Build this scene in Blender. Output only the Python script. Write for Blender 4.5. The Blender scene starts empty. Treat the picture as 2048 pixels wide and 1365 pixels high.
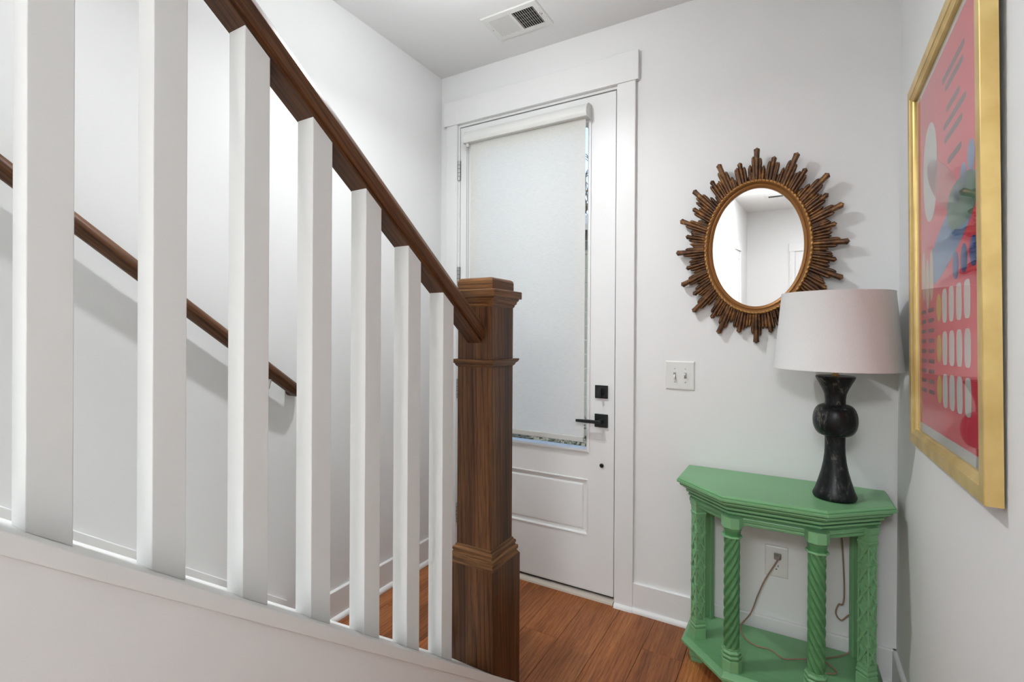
import bpy, bmesh, math, random
from mathutils import Vector, Matrix, Euler
random.seed(7)
sc = bpy.context.scene
COL = sc.collection
R = math.radians

# ------------------------------------------------------------------ measures (metres; camera stands over x=0,y=0)
H_CAM = 1.3054
D = 2.2974          # inner face of the door wall
HC = 2.785          # ceiling
XL, XR = -1.8014, 0.3330
SL = 0.758          # stair pitch (rise / run)
CAPZ = 1.2169       # top of stair curb cap at y=0
RAILZ = 2.341       # underside of railing handrail at y=0

# ------------------------------------------------------------------ camera
F_PX = 985.66
cam_d = bpy.data.cameras.new('camera'); cam = bpy.data.objects.new('camera', cam_d); COL.objects.link(cam)
cam_d.sensor_fit = 'HORIZONTAL'; cam_d.sensor_width = 36.0; cam_d.lens = 36.0 * F_PX / 2048
cam_d.shift_y = -(682.5 - 666.44) / 2048
cam_d.clip_start = 0.02
yaw, pit, rol = 0.52123, -0.0021, 0.00569
fw = Vector((-math.sin(yaw) * math.cos(pit), math.cos(yaw) * math.cos(pit), math.sin(pit)))
rt = Vector((math.cos(yaw), math.sin(yaw), 0)); up = rt.cross(fw)
r2 = rt * math.cos(rol) + up * math.sin(rol); u2 = up * math.cos(rol) - rt * math.sin(rol)
m = Matrix((r2, u2, -fw)).transposed().to_4x4(); m.translation = (0, 0, H_CAM)
cam.matrix_world = m
sc.camera = cam

# ------------------------------------------------------------------ world, sun, exposure
sc.view_settings.view_transform = 'Standard'; sc.view_settings.look = 'None'
sc.view_settings.gamma = 1; sc.view_settings.use_curve_mapping = False
sc.view_settings.exposure = 0.80
sc.cycles.diffuse_bounces = 3; sc.cycles.max_bounces = 8; sc.cycles.use_light_tree = False; sc.cycles.caustics_reflective = False; sc.cycles.adaptive_threshold = 0.04
LIGHT_RGB = (.935, .975, 1.0)
ENTRY_W, ENTRY_DOWN_W, HALL_W, STAIR_W = 6.0, 5.8, 44, 72      # light of the entry globe and added fill panels, used by builders below
w = bpy.data.worlds.new('world'); sc.world = w; w.use_nodes = True
wn = w.node_tree; bg = wn.nodes['Background']
sky = wn.nodes.new('ShaderNodeTexSky'); sky.sky_type = 'NISHITA'; sky.sun_disc = False
sky.sun_elevation = R(38); sky.sun_rotation = R(205); sky.air_density = 1.2; sky.ozone_density = 2.0
wn.links.new(sky.outputs[0], bg.inputs[0]); bg.inputs[1].default_value = 0.30
sun_d = bpy.data.lights.new('sun', 'SUN'); sun = bpy.data.objects.new('sun', sun_d); COL.objects.link(sun)
sun_d.energy = 5.0; sun_d.angle = R(0.6); sun_d.color = (1, .95, .88)
sun.rotation_euler = Vector((-.35, .85, -.75)).to_track_quat('-Z', 'Y').to_euler()   # from behind the house

# ------------------------------------------------------------------ helpers
ORG = {}
def srgb(r, g, b):
    f = lambda c: (c / 255 / 12.92) if c / 255 <= .04045 else ((c / 255 + .055) / 1.055) ** 2.4
    return (f(r), f(g), f(b), 1)

class MB:
    """collects polygons in world coordinates; build() links them as one mesh object"""
    def __init__(s): s.v = []; s.f = []
    def add(s, vs, fs):
        n = len(s.v); s.v += [tuple(q) for q in vs]; s.f += [tuple(i + n for i in f) for f in fs]; return s
    def box(s, x0, x1, y0, y1, z0, z1):
        x0, x1 = min(x0, x1), max(x0, x1); y0, y1 = min(y0, y1), max(y0, y1); z0, z1 = min(z0, z1), max(z0, z1)
        return s.add([(x0, y0, z0), (x1, y0, z0), (x1, y1, z0), (x0, y1, z0), (x0, y0, z1), (x1, y0, z1), (x1, y1, z1), (x0, y1, z1)],
                     [(0, 3, 2, 1), (4, 5, 6, 7), (0, 1, 5, 4), (1, 2, 6, 5), (2, 3, 7, 6), (3, 0, 4, 7)])
    def loft(s, rings, caps=True, closed=True):
        n = len(rings[0]); vs = [q for r in rings for q in r]; fs = []
        for k in range(len(rings) - 1):
            for i in range(n if closed else n - 1):
                j = (i + 1) % n; fs.append((k * n + i, k * n + j, (k + 1) * n + j, (k + 1) * n + i))
        if caps is True: fs.append(tuple(range(n - 1, -1, -1)))
        if caps: fs.append(tuple((len(rings) - 1) * n + i for i in range(n)))
        return s.add(vs, fs)
    def prism_x(s, yz, x0, x1): return s.loft([[(x0, y, z) for y, z in yz], [(x1, y, z) for y, z in yz]])
    def prism_y(s, xz, y0, y1): return s.loft([[(x, y0, z) for x, z in xz], [(x, y1, z) for x, z in xz]])
    def prism_z(s, xy, z0, z1): return s.loft([[(x, y, z0) for x, y in xy], [(x, y, z1) for x, y in xy]])
    def slope(s, xz, y0, y1, k=SL):            # section (x, z at y=0) swept down the stair pitch, plumb-cut ends
        return s.loft([[(x, y0, z - k * y0) for x, z in xz], [(x, y1, z - k * y1) for x, z in xz]])
    def lathe(s, prof, cx=0, cy=0, n=48, caps=True):
        return s.loft([[(cx + r * math.cos(2 * math.pi * i / n), cy + r * math.sin(2 * math.pi * i / n), z) for i in range(n)] for r, z in prof], caps)
    def tube(s, pts, r, n=10, caps=True):
        pts = [Vector(q) for q in pts]; rings = []; up = None
        for i, q in enumerate(pts):
            t = (pts[min(i + 1, len(pts) - 1)] - pts[max(i - 1, 0)]).normalized()
            if up is None: up = Vector((0, 0, 1)) if abs(t.z) < .9 else Vector((1, 0, 0))
            a = (up - t * up.dot(t)).normalized(); b = t.cross(a); up = a
            rr = r[i] if isinstance(r, (list, tuple)) else r
            rings.append([q + a * rr * math.cos(2 * math.pi * k / n) + b * rr * math.sin(2 * math.pi * k / n) for k in range(n)])
        return s.loft(rings, caps)
    def bar(s, a, b, wv, hv):                   # box from a to b, half-width vector wv, half-height vector hv
        a, b, wv, hv = map(Vector, (a, b, wv, hv))
        return s.loft([[c - wv - hv, c + wv - hv, c + wv + hv, c - wv + hv] for c in (a, b)])
    def xform(s, M): s.v = [tuple(M @ Vector(q)) for q in s.v]; return s
    def build(s, name, mat, parent=None, bevel=0, seg=2, smooth=False, kind=None):
        o0 = ORG.get(parent, Vector((0, 0, 0))) if parent else Vector((0, 0, 0))
        me = bpy.data.meshes.new(name); me.from_pydata([tuple(Vector(q) - o0) for q in s.v], [], s.f)
        bm = bmesh.new(); bm.from_mesh(me); bmesh.ops.recalc_face_normals(bm, faces=bm.faces)
        if bevel:
            ed = [e for e in bm.edges if len(e.link_faces) == 2 and e.calc_face_angle() > R(25)]
            bmesh.ops.bevel(bm, geom=ed, offset=bevel, segments=seg, profile=.5, affect='EDGES', clamp_overlap=True)
        if smooth:
            for f in bm.faces: f.smooth = True
            for e in bm.edges:
                if len(e.link_faces) == 2 and e.calc_face_angle() > R(smooth if smooth > 1 else 35): e.smooth = False
        bm.to_mesh(me); bm.free(); me.materials.append(mat)
        o = bpy.data.objects.new(name, me); COL.objects.link(o)
        if parent: o.parent = parent; ORG[o] = o0
        else: ORG[o] = Vector((0, 0, 0))
        if kind: o['kind'] = kind
        return o
def thing(name, loc, label, cat, group=None, rot=None, kind=None):
    o = bpy.data.objects.new(name, None); COL.objects.link(o); o.location = loc; o.empty_display_size = .05
    ORG[o] = Vector((0, 0, 0)) if rot is not None else Vector(loc)     # rotated things are built in local coordinates
    if rot is not None: o.rotation_euler = rot
    tag(o, label, cat, group, kind); return o
def tag(o, label, cat=None, group=None, kind=None):
    o['label'] = label
    if cat: o['category'] = cat
    if group: o['group'] = group
    if kind: o['kind'] = kind
    return o
def struct(o, label, cat): return tag(o, label, cat, kind='structure')
def copy_tree(o, parent=None):
    c = o.copy(); COL.objects.link(c); c.parent = parent
    for ch in list(o.children): copy_tree(ch, c)
    return c

# ------------------------------------------------------------------ materials
def mat(name, col, rough=.5, metal=0, spec=.5):
    mt = bpy.data.materials.new(name); mt.use_nodes = True; b = mt.node_tree.nodes['Principled BSDF']
    b.inputs['Base Color'].default_value = col; b.inputs['Roughness'].default_value = rough
    b.inputs['Metallic'].default_value = metal; b.inputs['Specular IOR Level'].default_value = spec
    return mt
def nd(mt, t, **kw):
    n = mt.node_tree.nodes.new(t)
    for k, v in kw.items(): setattr(n, k, v)
    return n
def lk(mt, a, b): mt.node_tree.links.new(a, b)
def bs(mt): return mt.node_tree.nodes['Principled BSDF']
def coords(mt, scale=(1, 1, 1), rot=(0, 0, 0), rnd=False):
    tc = nd(mt, 'ShaderNodeTexCoord'); src = tc.outputs['Object']; mp = nd(mt, 'ShaderNodeMapping')
    mp.inputs['Scale'].default_value = scale
    if mt.get('mitred'):                       # mouldings: grain follows the side they run along
        ge = nd(mt, 'ShaderNodeNewGeometry'); sn = nd(mt, 'ShaderNodeSeparateXYZ'); lk(mt, ge.outputs['Normal'], sn.inputs[0])
        ab = nd(mt, 'ShaderNodeMath', operation='ABSOLUTE'); lk(mt, sn.outputs[0], ab.inputs[0])
        ay = nd(mt, 'ShaderNodeMath', operation='ABSOLUTE'); lk(mt, sn.outputs[1], ay.inputs[0])
        gt = nd(mt, 'ShaderNodeMath', operation='GREATER_THAN'); lk(mt, ab.outputs[0], gt.inputs[0]); lk(mt, ay.outputs[0], gt.inputs[1])
        sp = nd(mt, 'ShaderNodeSeparateXYZ'); lk(mt, src, sp.inputs[0]); cb = nd(mt, 'ShaderNodeCombineXYZ')
        lk(mt, sp.outputs[1], cb.inputs[0]); lk(mt, sp.outputs[0], cb.inputs[1]); lk(mt, sp.outputs[2], cb.inputs[2])
        mv = nd(mt, 'ShaderNodeMix', data_type='VECTOR'); lk(mt, gt.outputs[0], mv.inputs[0]); lk(mt, src, mv.inputs[4]); lk(mt, cb.outputs[0], mv.inputs[5]); src = mv.outputs[1]
    if any(rot):
        m0 = nd(mt, 'ShaderNodeMapping'); m0.inputs['Rotation'].default_value = rot
        lk(mt, src, m0.inputs[0]); lk(mt, m0.outputs[0], mp.inputs[0])
    else: lk(mt, src, mp.inputs[0])
    if rnd:
        oi = nd(mt, 'ShaderNodeObjectInfo'); ml = nd(mt, 'ShaderNodeMath', operation='MULTIPLY'); ml.inputs[1].default_value = 37
        lk(mt, oi.outputs['Random'], ml.inputs[0])
        cb = nd(mt, 'ShaderNodeCombineXYZ')
        for k in range(3): lk(mt, ml.outputs[0], cb.inputs[k])
        ad = nd(mt, 'ShaderNodeVectorMath', operation='ADD'); lk(mt, mp.outputs[0], ad.inputs[0]); lk(mt, cb.outputs[0], ad.inputs[1])
        return ad.outputs[0]
    return mp.outputs[0]
def noise(mt, vec, scale=5, detail=4, rough=.5, dist=0):
    n = nd(mt, 'ShaderNodeTexNoise'); n.inputs['Scale'].default_value = scale; n.inputs['Detail'].default_value = detail
    n.inputs['Roughness'].default_value = rough; n.inputs['Distortion'].default_value = dist
    lk(mt, vec, n.inputs['Vector']); return n.outputs['Fac']
def ramp(mt, fac, stops):
    r = nd(mt, 'ShaderNodeValToRGB'); e = r.color_ramp.elements
    while len(e) < len(stops): e.new(.5)
    for k, (p_, c) in enumerate(stops): e[k].position = p_; e[k].color = c
    lk(mt, fac, r.inputs[0]); return r.outputs[0]
def mix(mt, fac, a, b, mode='MIX'):
    n = nd(mt, 'ShaderNodeMix', data_type='RGBA', blend_type=mode)
    if isinstance(fac, (int, float)): n.inputs[0].default_value = fac
    else: lk(mt, fac, n.inputs[0])
    for sock, v in ((n.inputs[6], a), (n.inputs[7], b)):
        if isinstance(v, tuple): sock.default_value = v
        else: lk(mt, v, sock)
    return n.outputs[2]
def bump(mt, h, strength=.1, dist=.002):
    b = nd(mt, 'ShaderNodeBump'); b.inputs['Strength'].default_value = strength; b.inputs['Distance'].default_value = dist
    lk(mt, h, b.inputs['Height']); lk(mt, b.outputs[0], bs(mt).inputs['Normal'])

def paint(name, rgb, rough, bstr=.06, bscale=140, var=.03):
    mt = mat(name, srgb(*rgb), rough)
    v = coords(mt); n1 = noise(mt, v, 3.0, 3); c = srgb(*rgb); c2 = tuple(q * (1 - var) for q in c[:3]) + (1,)
    lk(mt, mix(mt, n1, c2, c), bs(mt).inputs['Base Color'])
    bump(mt, noise(mt, v, bscale, 3), bstr, .001); return mt
M_WALL = mat('wall_paint', srgb(240, 240, 239), .8, spec=.25)
M_CEIL = mat('ceiling_paint', srgb(240, 240, 239), .9, spec=.1)
M_TRIM = mat('trim_paint', srgb(239, 239, 238), .4, spec=.4)
M_BAL = mat('baluster_paint', srgb(237, 237, 235), .42, spec=.4)
M_DOORP = mat('door_paint', srgb(238, 238, 237), .38, spec=.4)

def wood(name, cols, axis='Z', scale=1.0, rot=(0, 0, 0), rough=.42, rnd=False, ring=1.0, coat=.05, rmix=.62, pmix=.6, mitred=False):
    """oak-like stain: long streaks plus dark pores along one axis"""
    mt = mat(name, cols[1], rough, spec=.3)
    if mitred: mt['mitred'] = True
    st = {'Z': (1, 1, .045), 'Y': (1, .045, 1), 'X': (.045, 1, 1)}[axis]
    v = coords(mt, st, rot, rnd)
    st2 = {'Z': (1, 1, .035), 'Y': (1, .035, 1), 'X': (.035, 1, 1)}[axis]
    v2 = coords(mt, st2, rot, rnd)
    cath = nd(mt, 'ShaderNodeTexWave', wave_type='BANDS', bands_direction='DIAGONAL')
    cath.inputs['Scale'].default_value = 30 * ring; cath.inputs['Distortion'].default_value = 7; cath.inputs['Detail'].default_value = 2
    cath.inputs['Detail Scale'].default_value = 1.2
    lk(mt, v2, cath.inputs['Vector'])
    fine = noise(mt, v, 230 * scale, 3, .6)
    broad = noise(mt, v2, 11 * scale, 2, .55, .4)
    base = ramp(mt, broad, [(.28, cols[0]), (.55, cols[1]), (.8, cols[2])])
    ringc = ramp(mt, cath.outputs['Fac'], [(.0, (.34, .30, .28, 1)), (.40, (1, 1, 1, 1))])
    c1 = mix(mt, rmix, base, ringc, 'MULTIPLY')
    pore = ramp(mt, fine, [(.38, (.35, .31, .28, 1)), (.56, (1, 1, 1, 1))])
    c2 = mix(mt, pmix, c1, pore, 'MULTIPLY')
    if rnd:
        oi = nd(mt, 'ShaderNodeObjectInfo')
        tint = ramp(mt, oi.outputs['Random'], [(0, (.62, .56, .54, 1)), (.5, (.95, .93, .92, 1)), (1, (1.15, 1.12, 1.02, 1))])
        c2 = mix(mt, 1.0, c2, tint, 'MULTIPLY')
    lk(mt, c2, bs(mt).inputs['Base Color'])
    bs(mt).inputs['Coat Weight'].default_value = coat; bs(mt).inputs['Coat Roughness'].default_value = .25
    return mt
NC = (srgb(58, 35, 20), srgb(104, 67, 40), srgb(142, 97, 60))
M_NEWEL = wood('newel_oak', NC, 'Z')
M_NEWELX = wood('newel_oak_cross', (srgb(84, 54, 30), srgb(134, 92, 54), srgb(172, 122, 74)), 'X', mitred=True)
M_RAIL = wood('rail_oak', NC, 'Y', rot=(math.atan(SL), 0, 0))
M_FLOOR = wood('floor_oak', (srgb(138, 81, 46), srgb(170, 105, 60), srgb(190, 127, 76)), 'Y', 1.3, rnd=True, ring=1.2, rough=.36, coat=.05, rmix=.38, pmix=.5)

def green_paint():
    mt = mat('green_paint', srgb(82, 140, 96), .38)
    v = coords(mt); n1 = noise(mt, v, 4, 4, .6, .4)
    c = ramp(mt, n1, [(.25, srgb(62, 116, 70)), (.55, srgb(76, 134, 82)), (.8, srgb(96, 154, 98))])
    st = noise(mt, coords(mt, (.3, 6, 6)), 9, 4)
    c = mix(mt, ramp(mt, st, [(.45, (0, 0, 0, 1)), (.9, (.5, .5, .5, 1))]), c, srgb(112, 164, 112))
    ge = nd(mt, 'ShaderNodeNewGeometry')
    edge = ramp(mt, ge.outputs['Pointiness'], [(.52, (0, 0, 0, 1)), (.60, (1, 1, 1, 1))])
    c = mix(mt, edge, c, srgb(126, 178, 128))
    lk(mt, c, bs(mt).inputs['Base Color']); bump(mt, noise(mt, v, 120, 3), .08, .001); return mt
M_GREEN = green_paint()
def gilt():
    mt = mat('aged_gilt', srgb(120, 78, 38), .42, .35)
    v = coords(mt); n1 = noise(mt, v, 30, 5, .65, .5)
    c = ramp(mt, n1, [(.30, srgb(44, 27, 16)), (.47, srgb(90, 59, 34)), (.60, srgb(122, 82, 44)), (.76, srgb(190, 144, 74))])
    lk(mt, c, bs(mt).inputs['Base Color']); bump(mt, noise(mt, v, 160, 4), .25, .001); return mt
M_GILT = gilt()
M_GILT2 = mat('rubbed_gilt', srgb(150, 104, 56), .38, .4)
M_GOLD = mat('satin_gold', srgb(206, 172, 98), .36, .55)
v_ = coords(M_GOLD); lk(M_GOLD, ramp(M_GOLD, noise(M_GOLD, v_, 9, 4), [(.3, srgb(204, 172, 104)), (.7, srgb(234, 206, 138))]), bs(M_GOLD).inputs['Base Color'])
M_MIRROR = mat('mirror_silver', (.93, .94, .94, 1), .0, 1)
M_BLACK = mat('matte_black', srgb(22, 25, 26), .42)
def glazed():
    mt = mat('black_glaze', srgb(20, 23, 24), .34, spec=.28)
    v = coords(mt, (1, 1, .35)); n1 = noise(mt, v, 26, 6, .7, 1.6)
    c = ramp(mt, n1, [(.46, srgb(15, 18, 20)), (.58, srgb(40, 43, 44)), (.63, srgb(104, 98, 88)), (.68, srgb(26, 29, 30))])
    lk(mt, c, bs(mt).inputs['Base Color']); bump(mt, n1, .15, .001); return mt
M_GLAZE = glazed()
M_BRASS = mat('brass', srgb(170, 140, 90), .3, .9)
M_PLASTIC = mat('white_plastic', srgb(232, 232, 228), .3)
M_STEEL = mat('satin_nickel', srgb(180, 180, 176), .35, .8)
M_DARK = mat('dark_void', srgb(22, 22, 22), .8)
M_SLOT = mat('slot_dark', srgb(40, 40, 40), .6)
M_CORD = mat('beige_cord', srgb(150, 122, 98), .5)
M_PLUG = mat('grey_plug', srgb(150, 142, 134), .5)
def cloth(name, rgb, trans, wscale=900, streak=False):
    mt = bpy.data.materials.new(name); mt.use_nodes = True; nt = mt.node_tree
    b = nt.nodes['Principled BSDF']; b.inputs['Roughness'].default_value = .9; b.inputs['Specular IOR Level'].default_value = .1
    v = coords(mt, (.10, .10, 1) if streak else (1, 1, .5)); n1 = noise(mt, v, wscale * .7, 3, .7)
    c = srgb(*rgb); col = ramp(mt, n1, [(.3, tuple(q * .92 for q in c[:3]) + (1,)), (.6, c)])
    lk(mt, col, b.inputs['Base Color']); bump(mt, n1, .2, .001)
    tr = nd(mt, 'ShaderNodeBsdfTranslucent'); lk(mt, col, tr.inputs[0])
    mx = nd(mt, 'ShaderNodeMixShader'); mx.inputs[0].default_value = trans
    lk(mt, b.outputs[0], mx.inputs[1]); lk(mt, tr.outputs[0], mx.inputs[2])
    lk(mt, mx.outputs[0], nt.nodes['Material Output'].inputs[0]); return mt
M_SHADE = cloth('roller_fabric', (252, 250, 246), .55, 700, True)
M_LSHADE = cloth('linen_shade', (250, 249, 247), .25, 900)
def glass(name, refl_only=False):
    mt = bpy.data.materials.new(name); mt.use_nodes = True; nt = mt.node_tree
    tr = nd(mt, 'ShaderNodeBsdfTransparent'); gl = nd(mt, 'ShaderNodeBsdfGlossy'); gl.inputs['Roughness'].default_value = 0.0
    fr = nd(mt, 'ShaderNodeFresnel'); ge = nd(mt, 'ShaderNodeNewGeometry'); mr = nd(mt, 'ShaderNodeMapRange')
    mr.inputs['To Min'].default_value = 1.5; mr.inputs['To Max'].default_value = 1 / 1.5
    lk(mt, ge.outputs['Backfacing'], mr.inputs['Value']); lk(mt, mr.outputs[0], fr.inputs[0])
    mx = nd(mt, 'ShaderNodeMixShader'); lk(mt, fr.outputs[0], mx.inputs[0]); lk(mt, tr.outputs[0], mx.inputs[1]); lk(mt, gl.outputs[0], mx.inputs[2])
    lk(mt, mx.outputs[0], nt.nodes['Material Output'].inputs[0]); return mt
M_GLASS = glass('clear_glass')
def emit(name, rgb, s):
    mt = mat(name, (1, 1, 1, 1)); bs(mt).inputs['Emission Color'].default_value = rgb + (1,); bs(mt).inputs['Emission Strength'].default_value = s; return mt

# ================================================================== STRUCTURE
T = .10
DX0, DX1 = -1.672, -.7425          # door rough opening
DZ1 = 2.478
# floor: dark subfloor with a plank for every board
sub = MB().box(XL - T, 1.4, -5.6, D + .12, -.06, -.012).build('floor', mat('subfloor', srgb(30, 18, 12), .9))
struct(sub, 'red-brown oak plank floor with wide boards running towards the front door', 'floor')
PW = .1632
plank_ends = {-5: 1.9202, -4: None, -3: None, -2: 2.04}
k = -11; pk = 0
xs = -.7055 - 11 * PW
col = 0
x = -.7055 - 7 * PW
while x < 1.4:
    x0, x1 = max(x, XL - .02), min(x + PW, 1.39)
    if x1 - x0 > .01:
        idx = round((x + .7055) / PW)
        ends = {-2: [1.9202], -1: [1.50], 0: [.93], 1: [2.035], 2: [1.35], -3: [1.62], -4: [2.08], -5: [1.2], -6: [1.75], 3: [2.14], 4: [1.7]}.get(idx, [1.5])
        if x0 > .36: ends = [-3.4]
        ys = [D + .11 if x0 < .36 else -3.2] + ends
        y = ends[-1]
        while y > -5.5:
            y -= random.uniform(1.1, 1.9); ys.append(max(y, -5.55))
        for a, b in zip(ys, ys[1:]):
            if a - b < .02: continue
            cx, cy = (x0 + x1) / 2, (a + b) / 2
            mb = MB().box(x0 - cx + .0006, x1 - cx - .0006, b - cy + .0006, a - cy - .0006, -.012, 0)
            o = mb.build('plank', M_FLOOR, sub, bevel=.0009, seg=1); o.location = (cx, cy, 0)
    x += PW

# walls
g = .0005
wl = MB().box(XL - T, XL, -2.6, D + T, -.06, 5.3).build('wall_left', M_WALL)
struct(wl, 'bright white stairwell wall behind the balusters', 'wall')
wf = MB()
wf.box(XL - .001, DX0, D, D + T, -.06, HC + .02); wf.box(DX1, XR + T, D, D + T, -.06, HC + .02); wf.box(DX0, DX1, D, D + T, DZ1, HC + .02)
wf = wf.build('wall_front', M_WALL); struct(wf, 'white wall around the front door and sunburst mirror', 'wall')
wr = MB().box(XR, XR + T, -3.2, D + .001, -.06, HC + .02).build('wall_right', M_WALL)
struct(wr, 'white side wall carrying the gold-framed poster', 'wall')
wb = MB().box(XL, 1.5, -5.5, -5.4, -.06, HC + .02).build('wall_back', M_WALL); struct(wb, 'white wall at the far end of the hall', 'wall')
MB().box(XR + T, 1.5, -3.3, -3.2, -.06, HC + .02).build('wall_panel', M_WALL, wb)
MB().box(1.4, 1.5, -5.4, -3.3, -.06, HC + .02).build('wall_panel', M_WALL, wb)
# stair knee wall, then full-height wall further up the stairs
XW0, XW1 = -1.044, -.884          # knee wall faces
kw = MB()
kw.prism_x([(-.36, -.05), (1.57, -.05), (1.57, CAPZ - .034 - SL * 1.57), (-.36, CAPZ - .034 + SL * .36)], XW0, XW1)
kw.box(XW0, XW1, -5.4, -.36, -.05, 5.3)
kw = kw.build('wall_stair', M_WALL); struct(kw, 'white sloping knee wall under the stair balusters', 'wall')
ce = MB().prism_z([(XW0 + .01, -5.5), (1.5, -5.5), (1.5, D), (XL, D), (XL, .42), (XW0 + .01, .42)], HC, HC + .1).build('ceiling', M_CEIL)
struct(ce, 'flat white hall ceiling with a small air register', 'ceiling')
sw = MB().box(XL, XW1, .42, .5, HC + .1, 5.3).box(XW0, XW1, -.36, .42, HC + .1, 5.3).box(XL, XW0, -2.6, -2.5, 0, 5.3).build('wall_upper', M_WALL); struct(sw, 'white walls of the upper stairwell', 'wall')
uc = MB().box(XL - .1, XW1, -2.6, .5, 5.3, 5.4).build('ceiling_upper', M_CEIL); struct(uc, 'white ceiling above the stairwell', 'ceiling')

# curb cap
cap = MB().slope([(-1.057, CAPZ), (-.869, CAPZ), (-.869, CAPZ - .032), (-1.057, CAPZ - .032)], -.36, 1.604)
cap = cap.build('trim_1', M_BAL, bevel=.002); struct(cap, 'white sloping cap board that the balusters stand on', 'trim')
# wall skirt following the stairs
sk = MB().prism_x([(-2.4, 1.188 - .7635 * -2.4), (1.2865, 1.188 - .7635 * 1.2865), (1.2865, -.0), (1.10, 0), (-2.4, 1.0 + .7635 * 2.2)], XL, XL + .014)
sk = sk.build('trim_2', M_TRIM, bevel=.0025); struct(sk, 'white sloping skirt board on the wall beside the stairs', 'trim')

def board(name, label, p0, p1, inward, h=.1347, t=.014, shoe=True, z0=0):
    """baseboard with eased top and quarter-round shoe; p0,p1 on the wall face"""
    p0, p1 = Vector((*p0, 0)), Vector((*p1, 0)); n = Vector((*inward, 0))
    sec = [(0, z0), (t, z0), (t, h - .004), (t - .004, h), (0, h)]
    o = MB().loft([[q + n * a + Vector((0, 0, b)) for a, b in sec] for q in (p0, p1)]).build(name, M_TRIM)
    struct(o, label, 'baseboard')
    if shoe:
        s2 = [(t, z0), (t + .016, z0)] + [(t + .016 * math.cos(a), .004 + .016 * math.sin(a)) for a in (0, .5, 1.0, 1.3, 1.57)]
        MB().loft([[q + n * a + Vector((0, 0, b)) for a, b in s2] for q in (p0, p1)]).build('shoe_moulding', M_TRIM, o, smooth=60)
    return o
board('baseboard_left', 'white baseboard on the stairwell wall running to the door corner', (XL, 1.30), (XL, D), (1, 0))
board('baseboard_front', 'white baseboard behind the green console table', (-.6516, D), (XR, D), (0, -1))
board('baseboard_right', 'white baseboard under the framed poster', (XR, D), (XR, -3.2), (-1, 0))
board('baseboard_stair', 'white baseboard along the foot of the stair wall', (-.884, 1.10), (-.884, -3.0), (1, 0))

# ------------------------------------------------------------------ front door
CO0, CI0, CI1, CO1 = -1.752, -1.676, -.7392, -.6516
cas = MB().box(CI1, CO1, D - .019, D, .0, 2.486).build('trim_3', M_TRIM, bevel=.002)
struct(cas, 'white flat door casing with a wide head board around the front door', 'door casing')
MB().box(CO0, CI0, D - .019, D, .0, 2.486).build('side_casing', M_TRIM, cas, bevel=.002)
MB().box(-1.768, -.6375, D - .024, D, 2.486, 2.624).build('head_casing', M_TRIM, cas, bevel=.002)
MB().prism_x([(D - .019, 0), (D - .034, 0), (D - .033, .010), (D - .028, .017), (D - .019, .020)], CI1, CO1).build('shoe_moulding', M_TRIM, cas, smooth=60)
jb = MB()
jb.box(DX0 - .012, DX0 + .004, D - .002, D + T, .0, DZ1).box(DX1 - .004, DX1 + .012, D - .002, D + T, 0, DZ1).box(DX0, DX1, D - .002, D + T, DZ1 - .005, DZ1 + .008)
jb.build('jamb', M_TRIM, cas, bevel=.001)
st_ = MB().box(DX0, DX0 + .018, D + .049, D + T, 0, DZ1).box(DX1 - .018, DX1, D + .049, D + T, 0, DZ1).box(DX0, DX1, D + .049, D + T, DZ1 - .022, DZ1)
st_.build('door_stop', M_TRIM, cas)
th = MB().prism_x([(D - .020, 0), (D - .018, .009), (D - .004, .014), (D + .05, .022), (D + .11, .018), (D + .11, 0)], DX0 + .005, DX1 - .005)
th.build('threshold', mat('threshold', srgb(206, 196, 182), .5), cas)
# slab
dx0, dx1, dz0, dz1 = -1.6645, -.7508, .031, 2.468
gx0, gx1, gz0, gz1 = -1.532, -.887, .722, 2.348          # glass opening
px0, px1, pz0, pz1 = -1.532, -.884, .303, .577           # lower raised panel
y0, y1 = D + .002, D + .047
door = thing('door_1', ((dx0 + dx1) / 2, D, dz0), 'white front door with a tall glass light and one raised lower panel', 'door', kind='structure')
sl = MB()
for a in ((dx0, gx0, dz0, dz1), (gx1, dx1, dz0, dz1), (gx0, gx1, gz1, dz1), (gx0, gx1, pz1, gz0), (gx0, gx1, dz0, pz0)): sl.box(a[0], a[1], y0, y1, a[2], a[3])
sl.box(px0, px1, y0 + .012, y1 - .010, pz0, pz1)
sl.build('slab', M_DOORP, door)
# raised panel: sunk moulding then raised field
def frame_ring(x0, x1, z0, z1, prof):
    """sweep prof [(inset, y)] around a rectangle in the XZ plane with mitred corners"""
    return [[(x0 + a, y, z0 + a) , (x1 - a, y, z0 + a), (x1 - a, y, z1 - a), (x0 + a, y, z1 - a)] for a, y in prof]
MB().loft(frame_ring(px0, px1, pz0, pz1, [(-.003, y0 + .001), (-.001, y0 - .004), (.004, y0 - .004), (.009, y0 + .006), (.022, y0 + .0085), (.030, y0 + .0015), (.034, y0 + .001)]), caps='end').build('panel', M_DOORP, door)
MB().loft(frame_ring(gx0, gx1, gz0, gz1, [(-.012, y0 + .001), (-.012, y0 - .006), (-.004, y0 - .008), (.004, y0 - .004), (.009, y0 + .010), (.009, y0 + .022)]), caps=False).build('glass_moulding', M_DOORP, door)
MB().loft(frame_ring(gx0, gx1, gz0, gz1, [(-.012, y1 - .001), (-.012, y1 + .006), (-.004, y1 + .008), (.006, y1 + .004), (.009, y1 - .010), (.009, y1 - .020)]), caps=False).build('glass_moulding', M_DOORP, door)
MB().box(gx0 + .003, gx1 - .003, D + .0235, D + .0255, gz0 + .003, gz1 - .003).build('glass_pane', M_GLASS, door)
MB().box(dx0 + .002, dx1 - .002, y0 + .004, y1 - .004, .0235, .031).build('door_sweep', M_BLACK, door)
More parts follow.
